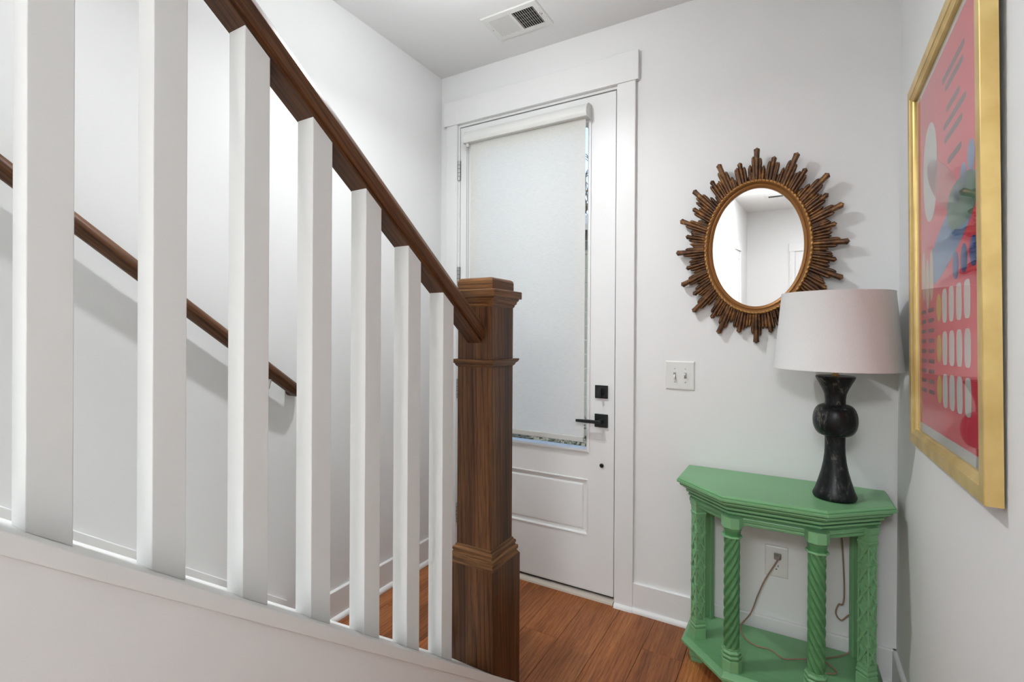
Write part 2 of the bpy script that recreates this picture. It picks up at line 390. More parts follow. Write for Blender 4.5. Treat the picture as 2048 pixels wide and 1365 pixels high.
MB().box(dx0 + .002, dx1 - .002, y0 - .0012, y0 + .002, .033, .044).build('bottom_rail_strip', M_PLASTIC, door)
for zc in (2.225, 1.62, .98, .27):
    h = MB().lathe([(.0065, zc - .055), (.0065, zc + .055)], dx0 - .006, D - .006, 12).build('hinge', M_STEEL, door, smooth=40)
    for q in (-.033, -.011, .011, .033): MB().lathe([(.0072, zc + q - .001), (.0072, zc + q + .001)], dx0 - .006, D - .006, 12).build('knuckle_ring', M_SLOT, h)
    MB().box(dx0 - .012, dx0 + .003, D - .0005, D + .003, zc - .055, zc + .055).build('hinge_leaf', M_STEEL, h)
# hardware
hx = -.8145
rose = MB().box(hx - .033, hx + .033, y0 - .009, y0, .844, .908).build('lever_handle', M_BLACK, door, bevel=.0015); rose['label'] = 'matte black lever on a square rose'
MB().lathe([(.011, 0), (.011, .035)], 0, 0, 24).xform(Matrix.Translation((hx, y0 - .009, .874)) @ Matrix.Rotation(R(90), 4, 'X')).build('spindle', M_BLACK, rose, smooth=40)
MB().loft([[(xx, y0 - .044 - yy, .874 + zz) for yy, zz in ((-.007, -.008), (.007, -.008), (.007, .008), (-.007, .008))] if i else [(xx, y0 - .042 - yy, .873 + zz) for yy, zz in ((-.004, -.006), (.004, -.006), (.004, .006), (-.004, .006))] for i, xx in enumerate((hx - .118, hx - .06, hx + .012))]).build('lever', M_BLACK, rose, bevel=.002)
db = MB().box(hx - .032, hx + .032, y0 - .009, y0, .985, 1.048).build('deadbolt', M_BLACK, door, bevel=.0015); db['label'] = 'matte black square deadbolt plate with thumb turn'
MB().lathe([(.016, 0), (.015, .006)], 0, 0, 24).xform(Matrix.Translation((hx, y0 - .009, 1.0165)) @ Matrix.Rotation(R(90), 4, 'X')).build('collar', M_BLACK, db, smooth=40)
MB().box(hx - .007, hx + .007, y0 - .033, y0 - .014, .998, 1.036).build('thumb_turn', M_BLACK, db, bevel=.002)
MB().lathe([(.0105, 0), (.0105, .004), (.007, .007)], 0, 0, 24).xform(Matrix.Translation((-.812, y0, .657)) @ Matrix.Rotation(R(90), 4, 'X')).build('lock_plug', M_BLACK, door, smooth=40)

# ================================================================== OUTSIDE (seen past the shade)
gd = MB().box(-9, 7, D + T + 1.8, 14, -.6, -.5).build('ground', mat('lawn', srgb(92, 104, 72), .95)); struct(gd, 'dull grass yard outside the door', 'ground')
pf = thing('porch_floor', (-1.2, D + T, -.06), 'grey-green board porch floor outside the door', 'porch', kind='structure')
M_DECK = paint('deck_paint', (96, 106, 98), .7, .2, 60, .3)
for i in range(17):
    xx = -2.35 + i * .14; MB().box(xx, xx + .134, D + T + .002, D + T + 1.8, -.09, -.06).build('deck_board', M_DECK, pf)
mt_ = MB().box(-1.62, -1.16, D + .35, D + .95, -.06, -.045).build('door_mat', mat('mat_blue', srgb(190, 206, 216), .9), bevel=.004); tag(mt_, 'pale blue mat lying on the porch outside the door', 'mat')
hb = MB(); rh = random.Random(11)
for i in range(4200):
    c = Vector((rh.uniform(-5.0, .5), rh.uniform(5.2, 5.9), rh.uniform(-.5, .32))); a = Vector((rh.uniform(-1, 1), rh.uniform(-1, 1), rh.uniform(-1, 1))).normalized(); b = a.cross(Vector((.3, .5, .8))).normalized()
    hb.add([c - a * .04, c + b * .018, c + a * .04, c - b * .018], [(0, 1, 2, 3)])
hg = hb.build('hedge', paint('hedge_leaf', (58, 70, 54), .8, 0, 20, .4)); tag(hg, 'low dark green hedge in front of the siding house outside', 'hedge')
nb = thing('neighbour_house', (-2.4, 6.2, -.5), 'grey-green lap-sided house outside behind the door glass', 'building')
M_SIDE = paint('siding_paint', (84, 88, 80), .8, 0, 30, .35)
for i in range(17):
    z = -.5 + i * .19; MB().prism_x([(6.2, z), (6.225, z), (6.24, z + .176), (6.2, z + .176)][::1], -6.5, 2.5).xform(Matrix.Translation((0, 0, 0))).build('siding_board', M_SIDE, nb, bevel=0)
MB().box(-6.6, 2.6, 6.215, 6.6, -.5, 2.73).build('wall', mat('siding_gap', srgb(150, 160, 156), .8), nb)
MB().prism_x([(5.95, 2.70), (6.7, 3.0), (6.7, 2.9), (5.95, 2.62)], -6.8, 2.8).build('roof', mat('roof_shingle', srgb(96, 98, 98), .9), nb)
tr = thing('bare_tree', (-4.6, 10.5, -.5), 'bare branching tree against the sky behind the siding house', 'tree')
M_BARK = mat('bark', srgb(78, 70, 60), .95)
brn = MB(); rt_ = random.Random(3)
def branch(p0, d, ln, r, lev):
    p1 = p0 + d * ln; brn.tube([p0, (p0 + p1) / 2 + Vector((rt_.uniform(-.04, .04), 0, rt_.uniform(-.04, .04))) * ln, p1], [r, r * .85, r * .7], 5)
    if lev:
        for q in range(3):
            a = Vector((rt_.uniform(-.8, .8), rt_.uniform(-.8, .8), rt_.uniform(-.1, .5)))
            branch(p1 - d * ln * .25 * q, (d + a).normalized(), ln * rt_.uniform(.55, .75), r * .6, lev - 1)
MB().tube([(-4.6, 10.5, -.5), (-4.55, 10.5, 1.2), (-4.6, 10.5, 2.4)], [.2, .16, .13], 10).build('trunk', M_BARK, tr)
for a in range(6): branch(Vector((-4.6, 10.5, 1.9 + .08 * a)), Vector((math.cos(a * 1.05) * .7, math.sin(a * 1.05) * .5, .8)).normalized(), 1.5, .07, 4)
brn.build('branches', M_BARK, tr, kind='stuff')

# ================================================================== ROLLER SHADE
rs = thing('roller_shade', (-1.24, D - .03, .76), 'white woven roller shade pulled down over the front door glass', 'window shade')
cy = D - .034
cs = [(0, 0)] ; sec = [(D + .0015, 2.353), (D + .0015, 2.425)] + [(D + .0015 - .018 - .052 * math.sin(a), 2.425 - .052 + .052 * math.cos(a)) for a in (0, .4, .8, 1.2, 1.57)] + [(D - .0685, 2.365), (D - .060, 2.353)]
MB().prism_x(sec, -1.600, -.882).build('cassette', M_PLASTIC, rs, smooth=40)
sec2 = [(yy - (.0015 if yy < D - .02 else 0), zz + (.0015 if zz > 2.39 else -.0015)) for yy, zz in sec]
for xa, xb in ((-1.606, -1.600), (-.882, -.876)): MB().prism_x(sec2, xa, xb).build('end_cap', M_PLASTIC, rs, smooth=40)
MB().prism_x([(cy - .0005, .79), (cy + .0005, .79), (cy + .0005, 2.37), (cy - .0005, 2.37)], -1.572, -.8915).build('fabric', M_SHADE, rs)
MB().box(-1.572, -.8935, cy - .006, cy + .004, .768, .795).build('hem_bar', mat('hem', srgb(206, 206, 202), .6), rs, bevel=.003)
MB().box(-1.594, -1.578, D - .05, D - .03, 2.333, 2.357).build('chain_clutch', M_PLASTIC, rs, bevel=.003)
for q in (-1.592, -1.581):
    MB().tube([(q, D - .04, 2.34), (q, D - .04, 1.0)], .0012, 6).build('bead_chain', mat('chain', srgb(150, 150, 146), .4, .5), rs)

# ================================================================== RAILING
rail = thing('stair_railing', (-.9635, .6, CAPZ - SL * .6), 'white square balusters under a dark stained sloping handrail', 'railing')
CX = -.9635; BW = .0535
XB0, XB1 = CX - BW / 2, CX + BW / 2
for i in range(-3, 7):
    ya = .9375 * (.2775 + .16835 * i); yb = ya + BW
    mb = MB(); zb = lambda y: CAPZ - SL * y; zt = lambda y: RAILZ - SL * y
    mb.add([(XB0, ya, zb(ya)), (XB1, ya, zb(ya)), (XB1, yb, zb(yb)), (XB0, yb, zb(yb)), (XB0, ya, zt(ya)), (XB1, ya, zt(ya)), (XB1, yb, zt(yb)), (XB0, yb, zt(yb))],
           [(0, 3, 2, 1), (4, 5, 6, 7), (0, 1, 5, 4), (1, 2, 6, 5), (2, 3, 7, 6), (3, 0, 4, 7)])
    mb.build('baluster', M_BAL, rail, bevel=.0012, seg=2)
NX0, NX1, NY0, NY1 = CX - .0715, CX + .0715, 1.418, 1.561
hr = [(-.997, .010), (-.930, .010), (-.9255, .014), (-.9245, .020), (-.9245, .050), (-.9275, .060), (-.937, .076), (-.945, .079), (-.982, .079), (-.990, .076), (-.9995, .060), (-1.0025, .050), (-1.0025, .020), (-1.0015, .014)]
hro = MB().slope([(a, b + RAILZ) for a, b in hr], -.36, NY0).build('handrail', M_RAIL, rail, smooth=20)
hro['label'] = 'dark brown stained oak handrail'
MB().slope([(-.992, RAILZ), (-.935, RAILZ), (-.935, RAILZ + .0145), (-.992, RAILZ + .0145)], -.36, NY0).build('fillet', M_RAIL, rail)

# ------------------------------------------------------------------ newel post
nw = thing('newel_post', (CX, 1.4895, 0), 'dark stained square oak newel post with stepped cap at the stair foot', 'newel post')
def sq(half, z): return [(CX - half, 1.4895 - half, z), (CX + half, 1.4895 - half, z), (CX + half, 1.4895 + half, z), (CX - half, 1.4895 + half, z)]
HB = .0935
bz = lambda y: max(0.0, CAPZ - SL * y)
yA, yB = 1.4895 - HB, 1.4895 + HB
mb = MB(); zA, zB = bz(yA) , bz(yB)
mb.add([(CX - HB, yA, zA), (CX + HB, yA, zA), (CX + HB, yB, zB), (CX - HB, yB, zB), (CX - HB, yA, .498), (CX + HB, yA, .498), (CX + HB, yB, .498), (CX - HB, yB, .498)],
       [(0, 3, 2, 1), (4, 5, 6, 7), (0, 1, 5, 4), (1, 2, 6, 5), (2, 3, 7, 6), (3, 0, 4, 7)])
mb.build('base_box', M_NEWEL, nw, bevel=.0012)
MB().loft([sq(.0715, .49), sq(.0715, 1.43)]).build('shaft', M_NEWEL, nw, bevel=.0012)
MB().loft([sq(HB - .002, .497), sq(HB - .002, .500), sq(.0865, .506), sq(.0845, .511), sq(.0880, .514), sq(.0890, .521), sq(.0880, .527), sq(.0820, .530), sq(.0800, .535), sq(.0825, .538), sq(.0828, .544), sq(.0810, .548), sq(.0762, .551), sq(.0745, .557), sq(.0715, .559)]).build('base_moulding', M_NEWELX, nw, smooth=15)
MB().loft([sq(.0715, 1.182), sq(.077, 1.187), sq(.079, 1.193), sq(.084, 1.197), sq(.088, 1.203), sq(.0885, 1.209), sq(.0715, 1.210)]).build('collar_moulding', M_NEWELX, nw, smooth=15)
MB().loft([sq(.0715, 1.392), sq(.075, 1.396), sq(.076, 1.402), sq(.080, 1.405), sq(.082, 1.414), sq(.086, 1.418), sq(.087, 1.424)]).build('crown_moulding', M_NEWELX, nw, smooth=15)
MB().loft([sq(.093, 1.424), sq(.0945, 1.426), sq(.0945, 1.448), sq(.0925, 1.451)]).build('cap_plate', M_NEWELX, nw, smooth=15)
MB().loft([sq(.0725, 1.450), sq(.0725, 1.482), sq(.070, 1.489), sq(.064, 1.493)]).build('cap_block', M_NEWELX, nw, smooth=15)

# ------------------------------------------------------------------ stairs behind the railing
stc = thing('staircase', (-1.42, 1.2, 0), 'pale stairs rising behind the sloping knee wall', 'staircase')
M_TREAD = mat('pale_tread', srgb(214, 210, 202), .95)  # unseen treads kept pale to bounce light onto the stairwell wall
RUN = .254; RISE = RUN * SL
for i in range(14):
    yr = 1.225 - i * RUN; zt = RISE * (i + 1)
    MB().box(XL + .015, XW0 - .003, yr - .012, yr, zt - RISE, zt - .028).build('riser', M_TRIM, stc)
    MB().box(XL + .015, XW0 - .003, yr - RUN - .005, yr + .025, zt - .028, zt).build('tread', M_TREAD, stc, bevel=.006)

# ------------------------------------------------------------------ wall handrail
wh = thing('wall_handrail', (XL, .9, 1.35), 'round dark wooden handrail bracketed to the stairwell wall', 'handrail')
XH = XL + .065; RH = .0245
zr = lambda y: 2.0455 - .764 * (y) + .0
pts = [(XH, y, zr(y)) for y in (-1.6, .2, .8, 1.20, 1.262)]
pts += [(XH - .004, 1.288, zr(1.288) + .004), (XH - .02, 1.303, zr(1.303) + .012), (XH - .045, 1.306, zr(1.306) + .014), (XL + .001, 1.306, zr(1.306) + .014)]
MB().tube(pts, RH, 16).build('rail', M_RAIL, wh, smooth=50)
for yb in (1.17, .1):
    zb = zr(yb)
    br = MB().tube([(XL, yb, zb - .075), (XL + .03, yb, zb - .078), (XL + .056, yb, zb - .065), (XH, yb, zb - .03)], .007, 8).build('bracket', M_TRIM, wh, smooth=50)
    MB().lathe([(.028, 0), (.026, .005), (.012, .009)], 0, 0, 20).xform(Matrix.Translation((XL, yb, zb - .075)) @ Matrix.Rotation(R(90), 4, 'Y')).build('rosette', M_TRIM, br, smooth=40)

# ================================================================== CONSOLE TABLE
TX = -.055; TZ = .722
YB = D - .032
ct = thing('console_table', (TX, 2.1, 0), 'green painted half-octagonal console table with twisted columns and lower shelf', 'console table')
def poly(hw, ys, hf, yf, yb=YB, hb=None):
    hb = hw if hb is None else hb
    return [(TX - hb, yb), (TX - hw, ys), (TX - .008 - hf, yf), (TX - .008 + hf, yf + .006), (TX + hw, ys + .016), (TX + hb, yb)]
def inset(pg, d):
    n = len(pg); out = []
    for i in range(n):
        a, b, c = Vector(pg[i - 1]), Vector(pg[i]), Vector(pg[(i + 1) % n])
        e1 = (b - a).normalized(); e2 = (c - b).normalized(); n1 = Vector((-e1.y, e1.x)); n2 = Vector((-e2.y, e2.x))
        d1 = 0 if abs(e1.y) < 1e-6 and a.y > YB - .01 else d; d2 = 0 if abs(e2.y) < 1e-6 and b.y > YB - .01 else d
        A = Matrix(((n1.x, n1.y), (n2.x, n2.y))); rhs = Vector((n1.dot(b) + d1, n2.dot(b) + d2)); out.append(tuple(A.inverted() @ rhs))
    return out
def stack(pg, prof): return MB().loft([[(x, y, z) for x, y in inset(pg, d)] for z, d in prof])
PT = poly(.3585, 2.072, .162, 1.905, D - .016, .356)
tb = poly(.3585, 2.072, .162, 1.905, YB, .356)
stack(PT, [(.699, .006), (.701, .001), (.704, .0), (.711, .0), (.7125, .004), (.716, .004), (TZ, .010)]).build('table_top', M_GREEN, ct, smooth=20)
stack(tb, [(.636, .052), (.648, .052), (.648, .044), (.651, .042), (.656, .042), (.658, .050), (.662, .050), (.664, .036), (.667, .034), (.673, .034), (.675, .038), (.677, .030), (.683, .022), (.686, .022), (.688, .013), (.691, .011), (.695, .011), (.697, .015), (.700, .015)]).build('cornice', M_GREEN, ct, smooth=20)
# apron bars between the capitals
pa = inset(tb, .052)
for i in range(len(pa) - 1):
    a, b = Vector((*pa[i], 0)), Vector((*pa[i + 1], 0)); t_ = (b - a).normalized(); n_ = Vector((-t_.y, t_.x, 0))
    for zz, hh, off in ((.632, .008, .0), (.617, .006, .003)):
        MB().bar(a + Vector((0, 0, zz)) + n_ * off, b + Vector((0, 0, zz)) + n_ * off, n_ * .007, Vector((0, 0, hh))).build('apron_bead', M_GREEN, ct, bevel=.003)
# lower shelf
SZ = .090
PS = poly(.334, 2.062, .158, 1.902, YB, .330)
stack(PS, [(.052, .012), (.056, .006), (.062, .006), (.066, .0), (.074, .0), (.0765, .002), (SZ - .002, .013), (SZ, .016)]).build('shelf', M_GREEN, ct, smooth=20)
# columns
def octo(cx, cy, r, z, rot=0): return [(cx + r * math.cos(rot + R(22.5) + i * math.pi / 4) / math.cos(R(22.5)), cy + r * math.sin(rot + R(22.5) + i * math.pi / 4) / math.cos(R(22.5)), z) for i in range(8)]
def stackoct(cx, cy, prof, rot=0): return MB().loft([octo(cx, cy, r, z, rot) for r, z in prof])
def twisted(cx, cy, sgn, rot):
    base = stackoct(cx, cy, [(.034, SZ), (.034, .128), (.031, .131), (.031, .135), (.034, .138), (.034, .143), (.030, .147), (.030, .150), (.032, .153), (.032, .157), (.027, .163), (.027, .168)], rot)
    colm = base.build('column', M_GREEN, ct, smooth=15)
    colm['label'] = 'rope-twist column'
    n, nz = 80, 70; z0, z1 = .162, .568; rings = []
    for k in range(nz + 1):
        t = k / nz; z = z0 + (z1 - z0) * t; ring = []
        for i in range(n):
            a = 2 * math.pi * i / n; ph = 7 * (a - sgn * t * 9.4)
            rr = .0208 + .0066 * abs(math.sin(ph / 2)) ** .8
            ring.append((cx + rr * math.cos(a), cy + rr * math.sin(a), z))
        rings.append(ring)
    MB().loft(rings).build('twisted_shaft', M_GREEN, colm, smooth=75)
    stackoct(cx, cy, [(.024, .566), (.032, .568), (.0335, .571), (.032, .575), (.0265, .577), (.027, .590), (.030, .600), (.034, .605), (.034, .642)], rot).build('capital', M_GREEN, colm, smooth=15)
def lattice(cx, cy, rot):
    M_ = Matrix.Translation((cx, cy, 0)) @ Matrix.Rotation(rot, 4, 'Z')
    s = lambda h, z: [tuple(M_ @ Vector((a * h, b * h, z))) for a, b in ((-1, -1), (1, -1), (1, 1), (-1, 1))]
    c = MB().loft([s(.0225, SZ), s(.0225, .128), s(.0205, .131), s(.0205, .135), s(.0225, .138), s(.0225, .143), s(.020, .147), s(.0205, .156), s(.019, .160), s(.019, .168)]).build('column', M_GREEN, ct, smooth=15)
    c['label'] = 'lattice-carved square column'
    MB().loft([s(.0135, .160), s(.0135, .585)]).build('core', M_GREEN, c)
    lb = MB(); n = 6; z0, z1 = .166, .582; dz = (z1 - z0) / n; h = .0182
    for f in range(4):
        Mf = M_ @ Matrix.Rotation(f * math.pi / 2, 4, 'Z')
        for q in range(n):
            za, zb = z0 + q * dz, z0 + (q + 1) * dz
            for zs, ze in ((za, zb), (zb, za)):
                a, b = Vector((-h, -.0165, zs)), Vector((h, -.0165, ze)); t_ = (b - a).normalized(); nn = Vector((0, -1, 0)); wv = t_.cross(nn)
                tp = .0042 if zs < ze else .0034
                lb.loft([[Mf @ (p_ + wv * u * .0050 + nn * e_) for u, e_ in ((-1, -.006), (-.7, tp), (.7, tp), (1, -.006))] for p_ in (a, b)])
    for a, b in ((-1, -1), (1, -1), (1, 1), (-1, 1)):
        lb.tube([M_ @ Vector((a * .0172, b * .0172, z0)), M_ @ Vector((a * .0172, b * .0172, z1))], .0030, 8)
    lb.build('lattice', M_GREEN, c)
    MB().loft([s(.019, .577), s(.020, .583), s(.022, .586), s(.022, .590), s(.0195, .593), s(.020, .598), s(.021, .615), s(.0235, .622), s(.0235, .642)]).build('capital', M_GREEN, c, smooth=15)
twisted(TX - .139, 1.952, 1, R(22.5)); twisted(TX + .124, 1.956, -1, R(22.5))
lattice(TX - .276, 2.084, R(38)); lattice(TX + .277, 2.090, R(-44))
for s_ in (-1, 1):
    xx = TX + s_ * .275
    pl_ = MB().box(xx - .036, xx + .036, YB - .026, YB - .004, SZ, .642).build('back_pilaster', M_GREEN, ct, bevel=.002)
    for q in (-.026, .026): MB().box(xx + q - .005, xx + q + .005, YB - .031, YB - .024, SZ + .002, .642).build('pilaster_bead', M_GREEN, pl_, bevel=.002)
for cx, cy in ((TX - .276, 2.078), (TX + .277, 2.084), (TX - .139, 1.948), (TX + .124, 1.952), (TX - .28, YB - .04), (TX + .28, YB - .04)):
    s = lambda h, z: [(cx - h, cy - h, z), (cx + h, cy - h, z), (cx + h, cy + h, z), (cx - h, cy + h, z)]
    MB().loft([s(.019, 0), s(.021, .006), s(.021, .016), s(.024, .022), s(.026, .030), s(.026, .055)]).build('foot', M_GREEN, ct, smooth=15)

# ================================================================== LAMP
LX, LY = .1255, 2.091; KR = .987
lp = thing('table_lamp', (LX, LY, TZ), 'black turned table lamp with white drum shade on the green console', 'lamp')
prof = [(.060, TZ), (.0655, TZ + .002), (.0685, TZ + .008), (.0685, TZ + .014), (.060, .756), (.0506, .787), (.0423, .818), (.0363, .849), (.0328, .880), (.0316, .911), (.0318, .935), (.0326, .944)]
prof += [(.0326 + .0375 * math.sin(a) ** .8, .9995 - .0555 * math.cos(a)) for a in [math.pi * q / 14 for q in range(1, 14)]]
prof += [(.0325, 1.056), (.0322, 1.072), (.0345, 1.092), (.0414, 1.1096), (.0504, 1.1282), (.059, 1.144), (.0615, 1.149), (.0615, 1.154), (.059, 1.156), (.020, 1.155)]
MB().lathe([(a * KR, b) for a, b in prof], LX, LY, 56).build('body', M_GLAZE, lp, smooth=40)
MB().lathe([(.0115, 1.154), (.0115, 1.162), (.009, 1.164), (.009, 1.20), (.014, 1.202), (.014, 1.25)], LX, LY, 20).build('stem', M_BRASS, lp, smooth=40)
MB().lathe([(.013, 1.25), (.027, 1.29), (.030, 1.315), (.024, 1.34), (.008, 1.352)], LX, LY, 20).build('bulb', mat('frosted_bulb', srgb(240, 238, 232), .3), lp, smooth=60)
SZ0, SZ1 = 1.180, 1.449
MB().loft([[(LX + KR * r * math.cos(2 * math.pi * i / 72), LY + KR * r * math.sin(2 * math.pi * i / 72), z) for i in range(72)] for r, z in ((.1722, SZ1), (.1735, SZ1 + .001), (.1735, SZ1 - .004), (.1730, SZ1 - .006), (.1969, SZ0 + .006), (.1978, SZ0 + .004), (.1978, SZ0), (.1962, SZ0), (.1712, SZ1 - .002), (.1722, SZ1))], caps=False).build('shade', M_LSHADE, lp, smooth=40)
for a in range(3):
    t = a * 2 * math.pi / 3 + .4; MB().tube([(LX, LY, 1.40), (LX + .170 * math.cos(t), LY + .170 * math.sin(t), 1.432)], .0018, 6).build('shade_spider', M_BRASS, lp)
MB().tube([(LX, LY, 1.25), (LX + .045, LY, 1.27), (LX + .05, LY, 1.34), (LX, LY, 1.405)], .0016, 6).build('harp', M_BRASS, lp)
# cord: drops behind the top, loops over the shelf, up to the outlet
def spline(pts, n=10):
    P = [Vector(q) for q in pts]; out = []
    for i in range(len(P) - 1):
        a, b, c, d = P[max(i - 1, 0)], P[i], P[i + 1], P[min(i + 2, len(P) - 1)]
        for k in range(n):
            t = k / n; out.append(.5 * ((2 * b) + (c - a) * t + (2 * a - 5 * b + 4 * c - d) * t * t + (3 * b - a - 3 * c + d) * t ** 3))
    return out + [P[-1]]
CZ = SZ + .0035
cord = [(LX + .05, D - .012, TZ + .004), (LX + .06, D - .008, .70), (.150, D - .02, .62), (.162, D - .030, .50), (.168, D - .045, .30), (.150, D - .042, .27), (.142, D - .045, .235), (.160, D - .046, .215), (.190, D - .045, .24), (.21, D - .048, .16), (.19, D - .055, CZ + .02), (.155, D - .075, CZ), (.09, 2.165, CZ), (.045, 2.12, CZ), (.075, 2.085, CZ), (.120, 2.085, CZ + .003), (.135, 2.115, CZ), (.09, 2.15, CZ + .005), (.02, 2.11, CZ + .007), (-.03, 2.098, CZ), (-.075, 2.13, CZ), (-.125, 2.13, CZ), (-.165, 2.16, CZ), (-.185, 2.20, CZ + .02), (-.150, D - .06, .16), (-.125, D - .048, .235), (-.100, D - .04, .30), (-.066, D - .032, .366), (-.055, D - .026, .387)]
cord[0] = (LX + .062, LY + .02, TZ + .0032); cord.insert(1, (LX + .05, D - .030, TZ + .0035)); cord[2] = (LX + .05, D - .0085, .708)
MB().tube(spline(cord), .0027, 8).build('power_cord', M_CORD, lp, smooth=60)['label'] = 'beige power cord looping over the shelf to the outlet'
MB().loft([[(-.056 + a * w_, yy, .396 + b * h_) for a, b in ((-1, -1), (1, -1), (1, 1), (-1, 1))] for yy, w_, h_ in ((D - .007, .013, .010), (D - .02, .013, .010), (D - .032, .010, .008), (D - .036, .007, .006))]).build('plug', M_PLUG, lp, bevel=.002)

# ================================================================== SUNBURST MIRROR
MCX, MCZ = -.140, 1.6595
mi = thing('sunburst_mirror', (MCX, D - .030, MCZ), 'oval wall mirror in an antique gilt sunburst frame of pointed rays', 'mirror', rot=Euler((R(2.6), 0, R(-.45))))
EA, EB = .172, .2455
def ell(a, b, y, n=96): return [(a * math.cos(2 * math.pi * i / n), y, b * math.sin(2 * math.pi * i / n)) for i in range(n)]
MB().add(ell(EA + .004, EB + .004, -.002) + ell(EA + .004, EB + .004, .003), [tuple(range(96)), tuple(range(191, 95, -1))] + [(i, (i + 1) % 96, 96 + (i + 1) % 96, 96 + i) for i in range(96)]).build('mirror_glass', M_MIRROR, mi)
pr = [(-.003, .004), (-.003, -.010), (.001, -.014), (.007, -.016), (.012, -.014), (.015, -.019), (.019, -.023), (.024, -.024), (.028, -.020), (.031, -.012), (.031, .010)]
MB().loft([ell(EA + a, EB + a, y) for a, y in pr], caps=False).build('oval_frame', M_GILT2, mi, smooth=30)
bd = MB()
for i in range(88):
    a = 2 * math.pi * i / 88; c = Vector(((EA + .0235) * math.cos(a), -.0245, (EB + .0235) * math.sin(a)))
    t = Vector((-(EA + .02) * math.sin(a), 0, (EB + .02) * math.cos(a))).normalized(); n_ = Vector((t.z, 0, -t.x)); y_ = Vector((0, -1, 0))
    bd.loft([[c + t * (u * .0062 * k_) + n_ * (v_ * .0045 * k_) + t * v_ * .002 + y_ * e_ for u, v_ in ((-1, -1), (1, -1), (1, 1), (-1, 1))] for k_, e_ in ((1, -.003), (.8, .001), (.3, .0028))])
bd.build('leaf_beading', mat('bright_gilt', srgb(186, 138, 74), .36, .4), mi, smooth=60, kind='stuff')
PXM = 420 / 1303 # crop px -> image px; tips measured on the photograph, turned into metres on the mirror's plane
tips = [(603, 90, 2), (712, 140, 1), (740, 175, 0), (855, 118, 2), (908, 212, 1), (905, 260, 0), (1048, 245, 2), (985, 335, 0), (1045, 368, 1), (1140, 430, 2), (1050, 530, 0), (1098, 550, 1), (1070, 605, 0), (1178, 660, 2), (1072, 735, 0), (1098, 775, 1), (1138, 890, 2), (1018, 905, 0), (1035, 955, 1), (1090, 1060, 2), (960, 1080, 0), (930, 1150, 1), (890, 1235, 2), (800, 1200, 0), (735, 1190, 0), (690, 1230, 1), (640, 1200, 0), (595, 1295, 2), (535, 1200, 0), (485, 1230, 1), (455, 1195, 0), (358, 1235, 2), (315, 1140, 1), (200, 1100, 2), (250, 1030, 0), (203, 993, 1), (130, 935, 2), (210, 870, 0), (160, 830, 1), (178, 790, 0), (100, 735, 2), (185, 680, 0), (160, 632, 1), (190, 605, 0), (127, 535, 2), (205, 460, 1), (225, 420, 0), (210, 350, 2), (320, 290, 1), (365, 290, 0), (365, 190, 2), (470, 220, 0), (495, 180, 1), (555, 205, 0)]
def unproj_mirror(u, v):
    dr = fw + r2 * ((u - 1024) / F_PX) + u2 * ((666.44 - v) / F_PX); t = (D - .034) / dr.y; P = Vector((0, 0, H_CAM)) + dr * t
    return Vector((P.x - MCX, 0, P.z - MCZ))
ray_me = {}
def ray(T, wd, lift, inner=.020):
    """pointed ridge-backed bar from under the oval frame out to T"""
    a = math.atan2(T.z / (EB + inner), T.x / (EA + inner)); B = Vector(((EA + inner) * math.cos(a), 0, (EB + inner) * math.sin(a)))
    d = (T - B); L = d.length; d.normalize(); s = Vector((d.z, 0, -d.x)); y_ = Vector((0, -1, 0))
    tl = min(.020, L * .3); secs = []
    for q, k_ in ((0, .8), (L - tl, 1.0), (L - tl * .35, 1.12 if wd > .007 else .8), (L, .12)):
        c = B + d * q; hw = wd * k_; hh = lift * (1 if k_ > .5 else .55)
        secs.append([c - s * hw + y_ * -.004, c + s * hw + y_ * -.004, c + s * hw + y_ * hh * .62, c + s * hw * .35 + y_ * hh, c - s * hw * .35 + y_ * hh, c - s * hw + y_ * hh * .62])
    MB().loft(secs).build('ray', M_GILT, mi)
rr = random.Random(5)
TP = []
for cx_, cy_, lv in tips:
    T = unproj_mirror(1320 + cx_ * PXM, 270 + cy_ * PXM); TP.append((math.atan2(T.z / EB, T.x / EA), T, lv))
TP.sort(key=lambda q: q[0])
for a, T, lv in TP:
    ray(T, (.0062, .0084, .0100)[lv], (.014, .018, .022)[lv])
    if lv:                                   # stepped bars hugging the long ray
        u_ = T.normalized(); s = Vector((u_.z, 0, -u_.x))
        for sg, fr in ((-1, .80 if lv == 2 else .86), (1, .74 if lv == 2 else .82)):
            b = math.atan2(T.z / EB, T.x / EA); rim = Vector((EA * math.cos(b), 0, EB * math.sin(b))).length
            ray(u_ * (rim + (T.length - rim) * fr) + s * sg * .0135, .0068, .014)
            if lv == 2: ray(u_ * (rim + (T.length - rim) * (fr - .2)) + s * sg * .0255, .0062, .012)
for i in range(104):                        # short bars filling every gap
    a = 2 * math.pi * (i + rr.uniform(-.2, .2)) / 104; e = .050 + .014 * rr.random() + .016 * (i % 3 == 0)
    ray(Vector(((EA + e) * math.cos(a), 0, (EB + e) * math.sin(a))), .0064, .007 + .005 * rr.random())
MB().loft([ell(EA + .012, EB + .012, -.001), ell(EA + .05, EB + .05, .004), ell(EA + .05, EB + .05, .008), ell(EA + .012, EB + .012, .008), ell(EA + .012, EB + .012, -.001)], caps=False).build('back_plate', M_GILT, mi)
MB().add(ell(EA + .014, EB + .014, .0035) + ell(EA + .014, EB + .014, .008), [tuple(range(96)), tuple(range(191, 95, -1))]).build('backing', M_DARK, mi)

